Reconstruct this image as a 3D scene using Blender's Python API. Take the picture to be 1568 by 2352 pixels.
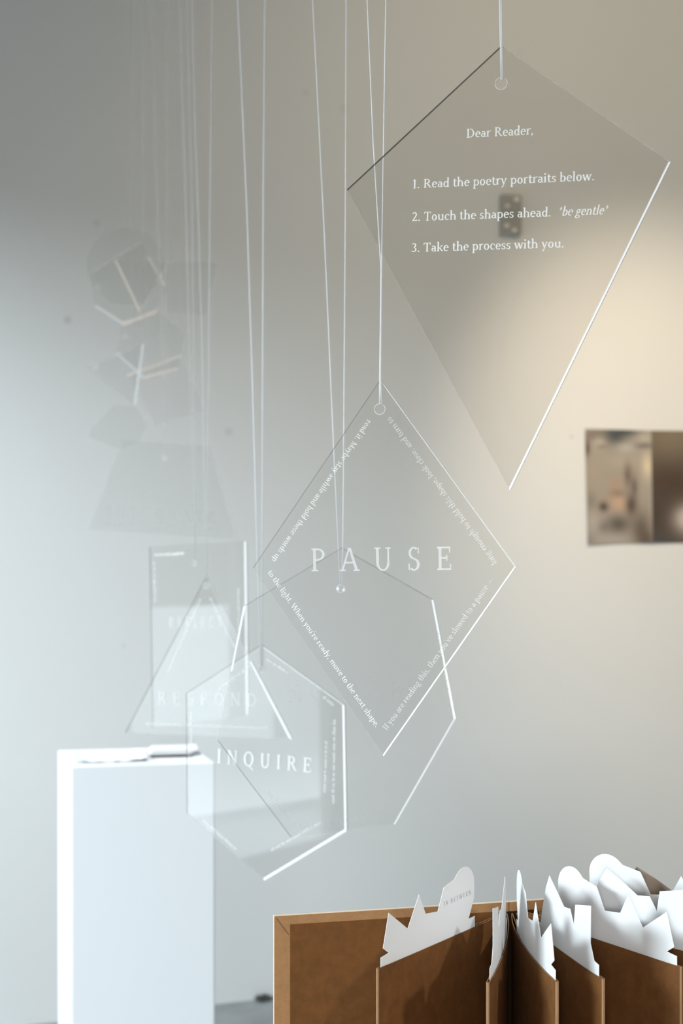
import bpy, bmesh, math, random
from mathutils import Vector, Matrix
from mathutils.geometry import tessellate_polygon

for o in list(bpy.data.objects):
    bpy.data.objects.remove(o)
SC = bpy.context.scene
COL = SC.collection
rnd = random.Random(7)
F = 50.0 / 36.0 * 2352          # focal length in pixels
CX, HY, EYE = 784.0, 1215.0, 1.5  # principal column, horizon row, eye height

# ------------------------------------------------------------------ camera
cam = bpy.data.cameras.new('camera')
cam.sensor_fit = 'VERTICAL'
cam.sensor_height = 36
cam.sensor_width = 24
cam.lens = 50
cam.shift_y = (HY - 1176) / 2352
cam.clip_start = 0.05
cam.dof.use_dof = True
cam.dof.focus_distance = 1.40
cam.dof.aperture_fstop = 6.3
camo = bpy.data.objects.new('camera', cam)
camo.location = (0, 0, EYE)
camo.rotation_euler = (math.pi / 2, 0, 0)
COL.objects.link(camo)
SC.camera = camo

# ------------------------------------------------------------------ exposure, world, lights
SC.view_settings.view_transform = 'Standard'
SC.view_settings.look = 'None'
SC.view_settings.gamma = 1
SC.view_settings.exposure = 0.0
SC.view_settings.use_curve_mapping = False
SC.cycles.max_bounces = 24
SC.cycles.transparent_max_bounces = 64
SC.cycles.use_denoising = True
SC.cycles.caustics_reflective = False
SC.cycles.caustics_refractive = False
SC.cycles.sample_clamp_indirect = 6

w = bpy.data.worlds.new('sky')
SC.world = w
w.use_nodes = True
bg = w.node_tree.nodes['Background']
bg.inputs[0].default_value = (1.0, 0.94, 0.80, 1)
bg.inputs[1].default_value = 0.255


def light(name, kind, loc, target, power, color, **kw):
    d = bpy.data.lights.new(name, kind)
    d.energy = power
    d.color = color
    for k, v in kw.items():
        setattr(d, k, v)
    o = bpy.data.objects.new(name, d)
    o.location = loc
    o.rotation_euler = (Vector(target) - Vector(loc)).to_track_quat('-Z', 'Y').to_euler()
    COL.objects.link(o)
    return o


# daylight falling through the shop window on the left (the bright sky above the street)
light('window_daylight', 'AREA', (-5.2, -1.9, 3.85), (0.0, 3.2, 1.2), 1060, (0.79, 0.915, 0.99),
      shape='RECTANGLE', size=5.0, size_y=1.3)
# sunlit street below it, and an unseen fill added behind the camera to brighten the lettering
light('street_daylight', 'AREA', (-4.2, -0.4, 0.55), (0.0, 0.4, 0.60), 40, (0.80, 0.93, 1.0),
      shape='RECTANGLE', size=4.0, size_y=1.05)
light('added_front_fill', 'AREA', (-0.35, -2.3, 1.74), (0.22, 1.4, 1.45), 3.8, (1.0, 0.98, 0.96),
      shape='RECTANGLE', size=0.7, size_y=0.5, spread=math.radians(48))
# track spotlights for the wall; the book and plinth spots are added
light('track_spot_print', 'SPOT', (1.05, 3.2, 3.0), (1.22, 5.04, 1.62), 128, (1.0, 0.84, 0.63),
      spot_size=math.radians(58), spot_blend=1.0, shadow_soft_size=0.05)
light('track_wash', 'SPOT', (1.35, 2.6, 3.9), (1.2, 5.0, 2.7), 68, (1.0, 0.84, 0.56),
      spot_size=math.radians(100), spot_blend=1.0, shadow_soft_size=0.1)
light('added_book_spot', 'SPOT', (1.5, 0.5, 2.9), (0.16, 1.42, 1.1), 98, (1.0, 0.97, 0.93),
      spot_size=math.radians(20), spot_blend=0.5, shadow_soft_size=0.05)  # unseen lamp added to brighten the leftmost card
light('added_plinth_spot', 'SPOT', (-1.5, 3.25, 3.4), (-0.42, 2.85, 0.98), 260, (0.92, 0.97, 1.0),
      spot_size=math.radians(13), spot_blend=0.3, shadow_soft_size=0.06)  # unseen lamp added to whiten the plinth's top and left side


# ------------------------------------------------------------------ materials
def new_mat(name):
    m = bpy.data.materials.new(name)
    m.use_nodes = True
    nt = m.node_tree
    nt.nodes.clear()
    out = nt.nodes.new('ShaderNodeOutputMaterial')
    return m, nt, out


def principled(name, col, rough=0.6, noise=0.0, scale=30.0, metallic=0.0, spec=0.4, stretch=None, bump=0.0):
    m, nt, out = new_mat(name)
    p = nt.nodes.new('ShaderNodeBsdfPrincipled')
    p.inputs['Base Color'].default_value = (*col, 1)
    p.inputs['Roughness'].default_value = rough
    p.inputs['Metallic'].default_value = metallic
    p.inputs['Specular IOR Level'].default_value = spec
    if noise:
        tc = nt.nodes.new('ShaderNodeTexCoord')
        mp = nt.nodes.new('ShaderNodeMapping')
        if stretch:
            mp.inputs['Scale'].default_value = stretch
        nz = nt.nodes.new('ShaderNodeTexNoise')
        nz.inputs['Scale'].default_value = scale
        nz.inputs['Detail'].default_value = 6
        nz.inputs['Roughness'].default_value = 0.7
        rp = nt.nodes.new('ShaderNodeMapRange')
        rp.inputs['From Min'].default_value = 0.3
        rp.inputs['From Max'].default_value = 0.7
        rp.inputs['To Min'].default_value = 1 - noise
        rp.inputs['To Max'].default_value = 1 + noise
        hs = nt.nodes.new('ShaderNodeMix')
        hs.data_type = 'RGBA'
        hs.blend_type = 'MULTIPLY'
        hs.inputs['Factor'].default_value = 1
        hs.inputs[6].default_value = (*col, 1)
        nt.links.new(tc.outputs['Object'], mp.inputs['Vector'])
        nt.links.new(mp.outputs['Vector'], nz.inputs['Vector'])
        nt.links.new(nz.outputs['Fac'], rp.inputs['Value'])
        nt.links.new(rp.outputs['Result'], hs.inputs[7])
        nt.links.new(hs.outputs[2], p.inputs['Base Color'])
        if bump:
            b = nt.nodes.new('ShaderNodeBump')
            b.inputs['Strength'].default_value = bump
            b.inputs['Distance'].default_value = 0.002
            nt.links.new(nz.outputs['Fac'], b.inputs['Height'])
            nt.links.new(b.outputs['Normal'], p.inputs['Normal'])
    nt.links.new(p.outputs[0], out.inputs[0])
    return m


def acrylic(name, tint, refl=0.015):
    m, nt, out = new_mat(name)
    t = nt.nodes.new('ShaderNodeBsdfTransparent')
    t.inputs[0].default_value = (*tint, 1)
    g = nt.nodes.new('ShaderNodeBsdfGlossy')
    g.inputs['Roughness'].default_value = 0.0
    g.inputs[0].default_value = (1, 1, 1, 1)
    lw = nt.nodes.new('ShaderNodeLayerWeight')
    lw.inputs[0].default_value = 0.5
    pw = nt.nodes.new('ShaderNodeMath')
    pw.operation = 'POWER'
    pw.inputs[1].default_value = 5
    ad = nt.nodes.new('ShaderNodeMath')
    ad.operation = 'ADD'
    ad.use_clamp = True
    ad.inputs[1].default_value = refl
    mx = nt.nodes.new('ShaderNodeMixShader')
    nt.links.new(lw.outputs['Facing'], pw.inputs[0])
    nt.links.new(pw.outputs[0], ad.inputs[0])
    nt.links.new(ad.outputs[0], mx.inputs[0])
    nt.links.new(t.outputs[0], mx.inputs[1])
    nt.links.new(g.outputs[0], mx.inputs[2])
    nt.links.new(mx.outputs[0], out.inputs[0])
    return m


def frosted(name, col, clear, transl=0.5, clear_col=(1, 1, 1)):
    """etched acrylic, thread and edges with painted light: part clear, part white scattering"""
    m, nt, out = new_mat(name)
    t = nt.nodes.new('ShaderNodeBsdfTransparent')
    t.inputs[0].default_value = (*clear_col, 1)
    d = nt.nodes.new('ShaderNodeBsdfDiffuse')
    d.inputs[0].default_value = (*col, 1)
    s = nt.nodes.new('ShaderNodeBsdfTranslucent')
    s.inputs[0].default_value = (*col, 1)
    a = nt.nodes.new('ShaderNodeMixShader')
    a.inputs[0].default_value = transl
    b = nt.nodes.new('ShaderNodeMixShader')
    b.inputs[0].default_value = clear
    nt.links.new(d.outputs[0], a.inputs[1])
    nt.links.new(s.outputs[0], a.inputs[2])
    nt.links.new(a.outputs[0], b.inputs[1])
    nt.links.new(t.outputs[0], b.inputs[2])
    nt.links.new(b.outputs[0], out.inputs[0])
    return m


def wall_paint(name, col, spots):
    """matt emulsion with a few old filler marks: (x, z, radius, strength) in the wall's own plane"""
    m, nt, out = new_mat(name)
    p = nt.nodes.new('ShaderNodeBsdfPrincipled')
    p.inputs['Roughness'].default_value = 0.75
    p.inputs['Specular IOR Level'].default_value = 0.25
    tc = nt.nodes.new('ShaderNodeTexCoord')
    nz = nt.nodes.new('ShaderNodeTexNoise')
    nz.inputs['Scale'].default_value = 1.6
    nz.inputs['Detail'].default_value = 5
    rp = nt.nodes.new('ShaderNodeMapRange')
    rp.inputs['From Min'].default_value = 0.3
    rp.inputs['From Max'].default_value = 0.7
    rp.inputs['To Min'].default_value = 0.975
    rp.inputs['To Max'].default_value = 1.0
    nt.links.new(tc.outputs['Object'], nz.inputs['Vector'])
    nt.links.new(nz.outputs['Fac'], rp.inputs['Value'])
    last = rp.outputs['Result']
    for (x, z, r, s) in spots:
        sx = nt.nodes.new('ShaderNodeVectorMath')
        sx.operation = 'DISTANCE'
        sx.inputs[1].default_value = (x, 0, z)
        nt.links.new(tc.outputs['Object'], sx.inputs[0])
        mr = nt.nodes.new('ShaderNodeMapRange')
        mr.interpolation_type = 'SMOOTHSTEP'
        mr.inputs['From Min'].default_value = r * 0.6
        mr.inputs['From Max'].default_value = r * 1.1
        mr.inputs['To Min'].default_value = 1 - s
        mr.inputs['To Max'].default_value = 1.0
        nt.links.new(sx.outputs['Value'], mr.inputs['Value'])
        mu = nt.nodes.new('ShaderNodeMath')
        mu.operation = 'MULTIPLY'
        nt.links.new(last, mu.inputs[0])
        nt.links.new(mr.outputs['Result'], mu.inputs[1])
        last = mu.outputs[0]
    mx = nt.nodes.new('ShaderNodeMix')
    mx.data_type = 'RGBA'
    mx.blend_type = 'MULTIPLY'
    mx.inputs['Factor'].default_value = 1
    mx.inputs[6].default_value = (*col, 1)
    nt.links.new(last, mx.inputs[7])
    nt.links.new(mx.outputs[2], p.inputs['Base Color'])
    nt.links.new(p.outputs[0], out.inputs[0])
    return m


def picture_mat(name):
    m, nt, out = new_mat(name)
    p = nt.nodes.new('ShaderNodeBsdfPrincipled')
    p.inputs['Roughness'].default_value = 0.6
    p.inputs['Specular IOR Level'].default_value = 0.2
    a = nt.nodes.new('ShaderNodeVertexColor')
    a.layer_name = 'ink'
    nt.links.new(a.outputs[0], p.inputs['Base Color'])
    nt.links.new(p.outputs[0], out.inputs[0])
    return m


M = {
    'clear': acrylic('clear_acrylic', (0.984, 0.984, 0.984)),
    'kite': acrylic('smoky_clear_acrylic', (0.950, 0.948, 0.945), 0.01),
    'grey': acrylic('grey_clear_acrylic', (0.952, 0.957, 0.957), 0.012),
    'mirror': acrylic('glossy_clear_acrylic', (0.97, 0.972, 0.97), 0.026),
    'pale': acrylic('pale_clear_acrylic', (0.970, 0.972, 0.970), 0.006),
    'glass': acrylic('window_glass', (0.99, 0.99, 0.99), 0.03),
    'bright': frosted('lit_edge_white', (0.98, 0.98, 0.99), 0.0, 0.12),  # light leaving the cut edge is painted in as white
    'mid': frosted('lit_edge_half_clear', (0.95, 0.96, 0.97), 0.40, 0.2),
    'faint': frosted('faintly_lit_edge', (0.95, 0.96, 0.97), 0.80, 0.5),
    'vfaint': frosted('barely_lit_edge', (0.95, 0.96, 0.97), 0.93, 0.5),
    'vdark': frosted('shaded_edge_black', (0.06, 0.06, 0.055), 0.55, 0.5, (0.5, 0.5, 0.5)),  # edge shade painted in as near black
    'amber': frosted('warm_lit_edge', (0.98, 0.84, 0.74), 0.30, 0.25),  # reflected warm lamplight painted into the edge colour
    'text': frosted('etched_lettering', (0.98, 0.98, 0.97), 0.15, 0.12),
    'text1': frosted('medium_etched_lettering', (0.98, 0.98, 0.97), 0.38, 0.12),
    'text2': frosted('shallow_etched_lettering', (0.97, 0.98, 0.98), 0.58, 0.15),
    'text3': frosted('faint_etched_lettering', (0.80, 0.82, 0.82), 0.86, 0.5, (0.97, 0.97, 0.97)),
    'thread': frosted('nylon_thread', (0.97, 0.98, 1.0), 0.15, 0.3),
    'thread2': frosted('thin_nylon_thread', (0.93, 0.95, 0.96), 0.55, 0.5),
    'thread3': frosted('finest_nylon_thread', (0.93, 0.95, 0.96), 0.80, 0.5),
    'glints': principled('glossy_rim', (0.9, 0.93, 0.95), 0.08, spec=0.8),
    'plinth': principled('plinth_white_paint', (0.80, 0.82, 0.84), 0.55),
    'paper': principled('white_card', (0.80, 0.81, 0.82), 0.7, spec=0.2),
    'ink': principled('grey_ink', (0.55, 0.54, 0.53), 0.8),
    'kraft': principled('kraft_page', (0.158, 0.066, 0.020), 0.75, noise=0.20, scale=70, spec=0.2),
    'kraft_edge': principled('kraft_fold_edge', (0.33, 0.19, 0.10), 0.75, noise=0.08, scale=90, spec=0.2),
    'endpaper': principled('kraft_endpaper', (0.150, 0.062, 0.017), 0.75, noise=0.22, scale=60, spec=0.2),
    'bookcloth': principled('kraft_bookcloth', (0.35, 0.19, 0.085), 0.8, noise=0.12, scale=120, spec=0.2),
    'crease': principled('kraft_crease', (0.17, 0.095, 0.05), 0.8),
    'cover_edge': principled('board_edge_highlight', (0.80, 0.70, 0.56), 0.7),  # skylit highlight painted in as a pale colour
    'concrete': principled('concrete', (0.36, 0.37, 0.375), 0.7, noise=0.22, scale=5),
    'pavement': principled('pale_pavement', (0.62, 0.63, 0.62), 0.8, noise=0.1, scale=3),
    'ceiling': principled('ceiling_grey', (0.36, 0.355, 0.34), 0.8),
    'steel': principled('dull_grey_steel', (0.40, 0.39, 0.36), 0.45),
    'screw_glint': principled('screw_painted_glint', (0.93, 0.90, 0.82), 0.3, spec=0.8),  # metal glint painted in as a whitish colour
    'dark': frosted('shaded_edge_dark', (0.30, 0.30, 0.29), 0.82, 0.5, (0.84, 0.84, 0.83)),  # edge shade painted in as grey
    'frame': principled('window_frame_white', (0.75, 0.76, 0.77), 0.5),
    'debris': principled('dark_debris', (0.07, 0.07, 0.065), 0.9, noise=0.3, scale=60),
    'tan_card': principled('beige_card', (0.42, 0.34, 0.27), 0.75, spec=0.2),
    'spine': principled('spine_painted_shade', (0.022, 0.012, 0.006), 0.9, spec=0.05),  # shade between the pages painted in as near black
    'leather': principled('dark_brown_cover', (0.06, 0.04, 0.03), 0.6),
    'print': picture_mat('print_ink'),
}


# ------------------------------------------------------------------ helpers
def obj(name, verts, faces, mat, parent=None, mats=None, mi=None, smooth=False):
    me = bpy.data.meshes.new(name)
    me.from_pydata([tuple(v) for v in verts], [], faces)
    for m in (mats or [mat]):
        me.materials.append(m)
    if mi:
        for p, k in zip(me.polygons, mi):
            p.material_index = k
    if smooth:
        for p in me.polygons:
            p.use_smooth = True
    me.update()
    o = bpy.data.objects.new(name, me)
    COL.objects.link(o)
    if parent:
        o.parent = parent
    return o


def fix_normals(o):
    bm = bmesh.new()
    bm.from_mesh(o.data)
    bmesh.ops.recalc_face_normals(bm, faces=bm.faces)
    bm.to_mesh(o.data)
    bm.free()
    return o


def tag(o, label, cat=None, group=None, kind=None):
    o['label'] = label
    if cat:
        o['category'] = cat
    if group:
        o['group'] = group
    if kind:
        o['kind'] = kind
    return o


def thing(name, label, cat, loc=(0, 0, 0), rz=0.0, group=None):
    o = bpy.data.objects.new(name, None)
    o.empty_display_size = 0.05
    o.location = loc
    o.rotation_euler = (0, 0, rz)
    COL.objects.link(o)
    return tag(o, label, cat, group)


def structure(o):
    o['kind'] = 'structure'
    return o


def box_vf(x0, x1, y0, y1, z0, z1):
    v = [(x0, y0, z0), (x1, y0, z0), (x1, y1, z0), (x0, y1, z0),
         (x0, y0, z1), (x1, y0, z1), (x1, y1, z1), (x0, y1, z1)]
    f = [(0, 3, 2, 1), (4, 5, 6, 7), (0, 1, 5, 4), (1, 2, 6, 5), (2, 3, 7, 6), (3, 0, 4, 7)]
    return v, f


def box(name, x0, x1, y0, y1, z0, z1, mat, parent=None, bevel=0.0):
    v, f = box_vf(x0, x1, y0, y1, z0, z1)
    o = obj(name, v, f, mat, parent)
    if bevel:
        bm = bmesh.new()
        bm.from_mesh(o.data)
        bmesh.ops.bevel(bm, geom=bm.edges[:], offset=bevel, segments=2, affect='EDGES', profile=0.5)
        bm.to_mesh(o.data)
        bm.free()
    return o


def prism_vf(outer, holes, y0, y1):
    """solid between y0 and y1 from 2-D outlines in (x, z); returns verts, cap faces, wall faces"""
    loops = [outer] + list(holes)
    flat = [p for l in loops for p in l]
    tris = tessellate_polygon([[Vector((p[0], p[1], 0)) for p in l] for l in loops])
    n = len(flat)
    v = [(p[0], y0, p[1]) for p in flat] + [(p[0], y1, p[1]) for p in flat]
    caps = [tuple(t) for t in tris] + [tuple(i + n for i in reversed(t)) for t in tris]
    walls, k = [], 0
    for l in loops:
        m = len(l)
        for i in range(m):
            a, b = k + i, k + (i + 1) % m
            walls.append((a, b, b + n, a + n))
        k += m
    return v, caps, walls


def tube_vf(pts, r, seg=8, closed=False):
    v, f = [], []
    P = [Vector(p) for p in pts]
    n = len(P)
    for i, p in enumerate(P):
        a = P[(i - 1) % n] if (closed or i > 0) else p
        b = P[(i + 1) % n] if (closed or i < n - 1) else p
        t = (b - a).normalized()
        u = t.cross(Vector((0.3, 1, 0.1)))
        if u.length < 1e-4:
            u = t.cross(Vector((1, 0, 0)))
        u.normalize()
        q = t.cross(u)
        for k in range(seg):
            ang = 2 * math.pi * k / seg
            v.append(p + u * (r * math.cos(ang)) + q * (r * math.sin(ang)))
    m = n if closed else n - 1
    for i in range(m):
        j = (i + 1) % n
        for k in range(seg):
            l = (k + 1) % seg
            f.append((i * seg + k, i * seg + l, j * seg + l, j * seg + k))
    if not closed:
        f.append(tuple(range(seg - 1, -1, -1)))
        f.append(tuple((n - 1) * seg + k for k in range(seg)))
    return v, f


def circle(cx, cy, r, n=28):
    return [(cx + r * math.cos(2 * math.pi * i / n), cy + r * math.sin(2 * math.pi * i / n)) for i in range(n)]


# ------------------------------------------------------------------ serif lettering (drawn stroke by stroke, cap height 1)
T, TH = 0.125, 0.075


def S(x, y, h=0.11):
    yy = 0.03 if y == 0 else y - 0.03
    return ('h', x - h, x + h, yy, 0.06)


def V(x, y0=0.0, y1=1.0, w=T):
    return ('v', x, y0, y1, w)


def A(cx, cy, rx, ry, a0, a1, wx=T, wy=TH):
    return ('a', cx, cy, rx, ry, a0, a1, wx, wy)


def L(x0, y0, x1, y1, w=T):
    return ('l', x0, y0, x1, y1, w)


def Hb(x0, x1, y, w=TH):
    return ('h', x0, x1, y, w)


XH = 0.66
GL = {
    'A': (.84, [L(.10, 0, .41, 1, .085), L(.74, 0, .43, 1, T), Hb(.2, .62, .36), S(.11, 0, .13), S(.73, 0, .13)]),
    'B': (.72, [V(.19), A(.32, .76, .27, .24, -90, 90), A(.33, .27, .32, .27, -90, 90), Hb(.06, .34, .965), Hb(.15, .34, .52), Hb(.06, .34, .035)]),
    'C': (.78, [A(.44, .5, .37, .52, 48, 312), V(.70, .70, .98, .05), V(.70, .04, .2, .05)]),
    'D': (.86, [V(.19), A(.34, .5, .45, .5, -90, 90), Hb(.06, .36, .965), Hb(.06, .36, .035)]),
    'E': (.72, [V(.19), Hb(.06, .62, .965), Hb(.06, .65, .035), Hb(.19, .48, .52), V(.60, .74, 1, .05), V(.63, 0, .26, .05), V(.48, .40, .64, .05)]),
    'F': (.66, [V(.19), Hb(.06, .62, .965), Hb(.19, .48, .52), V(.60, .74, 1, .05), V(.48, .40, .64, .05), S(.2, 0, .14)]),
    'G': (.84, [A(.44, .5, .37, .52, 48, 330), V(.70, .70, .98, .05), V(.70, .03, .42), Hb(.55, .84, .42, .06)]),
    'I': (.40, [V(.2), S(.2, 0, .14), S(.2, 1, .14)]),
    'L': (.66, [V(.19), S(.19, 1, .14), Hb(.06, .62, .035), V(.60, 0, .28, .05)]),
    'M': (1.0, [V(.16, 0, 1, .075), L(.16, 1, .5, .05), L(.84, 1, .5, .05, .075), V(.84), S(.16, 0), S(.84, 0, .13), S(.14, 1, .1), S(.86, 1, .1)]),
    'N': (.86, [V(.16, 0, 1, .075), L(.70, 0, .16, 1), V(.70, 0, 1, .075), S(.16, 0), S(.12, 1, .1), S(.70, 1)]),
    'O': (.86, [A(.43, .5, .38, .52, 0, 360)]),
    'P': (.70, [V(.19), A(.33, .73, .32, .27, -90, 90), Hb(.06, .35, .965), Hb(.15, .35, .495), S(.2, 0, .15)]),
    'Q': (.88, [A(.43, .5, .38, .52, 0, 360), L(.80, -.22, .42, .05, .12)]),
    'R': (.80, [V(.19), A(.33, .74, .30, .26, -90, 90), Hb(.06, .35, .965), Hb(.15, .35, .51), S(.19, 0, .13), L(.70, 0, .38, .5), S(.72, 0, .09)]),
    'S': (.62, [A(.31, .745, .23, .27, 45, 270, .11), A(.31, .25, .25, .27, -135, 90, .12), V(.50, .72, .99, .05), V(.10, .02, .29, .05)]),
    'T': (.76, [V(.38), Hb(.05, .71, .965), V(.075, .74, 1, .05), V(.685, .74, 1, .05), S(.38, 0, .15)]),
    'U': (.84, [V(.19, .36, 1), V(.66, .36, 1, .075), A(.425, .36, .295, .38, 180, 360, .11), S(.19, 1, .14), S(.66, 1)]),
    'W': (1.15, [L(.32, 0, .10, 1), L(.36, 0, .60, 1, .075), L(.82, 0, .58, 1), L(.85, 0, 1.06, 1, .075), S(.11, 1, .12), S(.58, 1, .12), S(1.05, 1, .1)]),
    'Y': (.78, [L(.40, .45, .1, 1), L(.40, .45, .68, 1, .075), V(.40, 0, .48), S(.4, 0, .14), S(.1, 1), S(.68, 1, .1)]),
    '1': (.5, [V(.26), S(.26, 0, .15), L(.26, 1, .12, .86, .1)]),
    '2': (.6, [A(.28, .74, .23, .26, -35, 160), L(.12, .03, .44, .6, .11), Hb(.06, .54, .045, .09), V(.52, 0, .2, .05)]),
    '3': (.58, [A(.26, .76, .22, .24, -90, 150), A(.25, .27, .26, .27, -150, 90)]),
    'a': (.54, [V(.40, .03, .45), A(.25, .44, .21, .22, 0, 150), A(.24, .2, .2, .21, 0, 360, .11), S(.46, 0, .07)]),
    'b': (.60, [V(.14, 0, 1.08), A(.31, .32, .25, .34, 0, 360), S(.09, 1.08, .07)]),
    'c': (.52, [A(.30, .33, .25, .35, 50, 310), V(.46, .44, .58, .06)]),
    'd': (.62, [V(.47, 0, 1.08), A(.28, .32, .24, .34, 0, 360), S(.42, 1.08, .07), S(.53, 0, .07)]),
    'e': (.55, [A(.29, .33, .25, .35, 0, 315), Hb(.08, .53, .36, .06)]),
    'f': (.38, [V(.18, 0, .86), A(.34, .84, .22, .24, 50, 180), Hb(.03, .38, .63, .06), S(.19, 0, .13)]),
    'g': (.56, [A(.26, .44, .20, .23, 0, 360, .1), A(.27, -.14, .25, .19, 0, 360, .09), L(.12, .03, .17, .24, .08), Hb(.38, .54, .62, .06)]),
    'h': (.66, [V(.15, 0, 1.08), A(.335, .4, .24, .27, 0, 180), V(.515, 0, .42), S(.15, 0, .12), S(.515, 0, .12), S(.10, 1.08, .08)]),
    'i': (.32, [V(.16, 0, XH), S(.16, 0, .12), S(.11, XH, .08), A(.155, .93, .085, .085, 0, 360, .085, .085)]),
    'k': (.62, [V(.15, 0, 1.08), L(.2, .3, .50, .64, .08), L(.54, 0, .28, .4), S(.15, 0, .12), S(.54, 0, .09), S(.10, 1.08, .08), S(.5, XH, .1)]),
    'l': (.32, [V(.16, 0, 1.08), S(.16, 0, .12), S(.11, 1.08, .08)]),
    'm': (.98, [V(.15, 0, XH), A(.325, .4, .23, .27, 0, 180), V(.495, 0, .42), A(.67, .4, .23, .27, 0, 180), V(.84, 0, .42), S(.15, 0, .12), S(.495, 0, .11), S(.84, 0, .12), S(.10, XH, .08)]),
    'n': (.66, [V(.15, 0, XH), A(.335, .4, .24, .27, 0, 180), V(.515, 0, .42), S(.15, 0, .12), S(.515, 0, .12), S(.10, XH, .08)]),
    'o': (.58, [A(.29, .33, .25, .35, 0, 360)]),
    'p': (.62, [V(.15, -.34, XH), A(.33, .33, .25, .35, 0, 360), S(.15, -.28, .13), S(.09, XH, .08)]),
    'r': (.46, [V(.15, 0, XH), A(.36, .4, .26, .28, 60, 180), S(.15, 0, .13), S(.10, XH, .08)]),
    's': (.46, [A(.23, .49, .17, .18, 40, 270, .09), A(.23, .17, .19, .19, -140, 90, .1), V(.37, .5, .64, .05), V(.08, .02, .17, .05)]),
    't': (.40, [V(.17, .12, .86), A(.31, .14, .2, .16, 180, 310), Hb(.03, .37, .63, .06)]),
    'u': (.66, [V(.15, .24, XH), A(.33, .26, .24, .27, 180, 360), V(.505, 0, XH), S(.10, XH, .08), S(.46, XH, .08), S(.57, 0, .07)]),
    'v': (.58, [L(.30, 0, .10, XH), L(.30, 0, .49, XH, .075), S(.1, XH), S(.48, XH, .1)]),
    'w': (.86, [L(.26, 0, .10, XH), L(.28, 0, .44, XH, .075), L(.60, 0, .44, XH), L(.62, 0, .77, XH, .075), S(.1, XH), S(.43, XH, .1), S(.77, XH, .1)]),
    'x': (.58, [L(.46, 0, .12, XH), L(.10, 0, .46, XH, .075), S(.12, XH), S(.46, XH, .1), S(.1, 0, .1), S(.47, 0, .1)]),
    'y': (.58, [L(.30, 0, .10, XH), L(.17, -.34, .49, XH, .075), S(.1, XH), S(.48, XH, .1), Hb(.06, .2, -.30, .08)]),
    '.': (.28, [A(.13, .065, .075, .075, 0, 360, .075, .075)]),
    ',': (.28, [A(.13, .065, .075, .075, 0, 360, .075, .075), L(.08, -.17, .17, .05, .06)]),
    "'": (.22, [L(.09, .78, .13, 1.05, .08)]),
    '*': (.46, [V(.22, .60, .98, .06), L(.08, .68, .36, .9, .06), L(.36, .68, .08, .9, .06)]),
    '-': (.9, [Hb(.05, .85, .30, .06)]),
    ' ': (.30, []),
}


def glyph_polys(ops):
    out = []
    for op in ops:
        k = op[0]
        if k == 'v':
            _, x, y0, y1, w_ = op
            out.append([(x - w_ / 2, y0), (x + w_ / 2, y0), (x + w_ / 2, y1), (x - w_ / 2, y1)])
        elif k == 'h':
            _, x0, x1, y, w_ = op
            out.append([(x0, y - w_ / 2), (x1, y - w_ / 2), (x1, y + w_ / 2), (x0, y + w_ / 2)])
        elif k == 'l':
            _, x0, y0, x1, y1, w_ = op
            out.append([(x0 - w_ / 2, y0), (x0 + w_ / 2, y0), (x1 + w_ / 2, y1), (x1 - w_ / 2, y1)])
        elif k == 'a':
            _, cx, cy, rx, ry, a0, a1, wx, wy = op
            n = max(4, int(abs(a1 - a0) / 20))
            for i in range(n):
                t0 = math.radians(a0 + (a1 - a0) * i / n)
                t1 = math.radians(a0 + (a1 - a0) * (i + 1) / n)
                q = [(cx + rx * math.cos(t0), cy + ry * math.sin(t0)), (cx + rx * math.cos(t1), cy + ry * math.sin(t1))]
                if rx - wx > 1e-3:
                    q += [(cx + (rx - wx) * math.cos(t1), cy + (ry - wy) * math.sin(t1)),
                          (cx + (rx - wx) * math.cos(t0), cy + (ry - wy) * math.sin(t0))]
                else:
                    q += [(cx, cy)]
                out.append(q)
    return out


def text_polys(s, track=0.0):
    x, out = 0.0, []
    for ch in s:
        adv, ops = GL[ch]
        for p in glyph_polys(ops):
            out.append([(x + a, b) for a, b in p])
        x += adv + track
    return out, x - track


def text_on(s, p0, p1, cap, track=0.0, italic=0.0, flip=1):
    """letter polygons from baseline point p0 to p1 (2-D), cap height `cap`"""
    polys, width = text_polys(s, track)
    dx, dy = p1[0] - p0[0], p1[1] - p0[1]
    ln = math.hypot(dx, dy)
    ux, uy = dx / ln, dy / ln
    vx, vy = -uy, ux
    k = ln / width
    out = []
    for p in polys:
        out.append([(p0[0] + ux * (a + italic * b) * k + vx * b * cap, p0[1] + uy * (a + italic * b) * k + vy * b * cap) for a, b in p])
    return out


def illegible_line(p0, p1, hgt, seed=1):
    """a line of tiny engraved text too small to read: words as rows of short strokes"""
    r = random.Random(seed)
    dx, dy = p1[0] - p0[0], p1[1] - p0[1]
    ln = math.hypot(dx, dy)
    ux, uy = dx / ln, dy / ln
    vx, vy = -uy, ux
    out, x = [], 0.0
    while x < ln:
        for _ in range(r.randint(2, 7)):
            wd = hgt * r.uniform(0.28, 0.5)
            h0, h1 = (0.0, 0.7)
            if r.random() < 0.25:
                h1 = 1.0
            if x + wd > ln:
                break
            out.append([(p0[0] + ux * a + vx * b * hgt, p0[1] + uy * a + vy * b * hgt)
                        for a, b in ((x, h0), (x + wd, h0), (x + wd, h1), (x, h1))])
            x += wd + hgt * 0.12
        x += hgt * 0.45
    return out


# ------------------------------------------------------------------ the room
WALL_Z0, WALL_T = 4.627, 0.347            # the back wall runs along y = 4.627 + 0.347 x
WA = math.atan(WALL_T)
wd_, wn_ = Vector((math.cos(WA), math.sin(WA), 0)), Vector((math.sin(WA), -math.cos(WA), 0))
W0 = Vector((0, WALL_Z0, 0))


def on_wall(px, py):
    u = (px - CX) / F
    z = WALL_Z0 / (1 - WALL_T * u)
    p = Vector((u * z, z, EYE - (py - HY) * z / F))
    return ((p - W0).dot(wd_), p.z)


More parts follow.
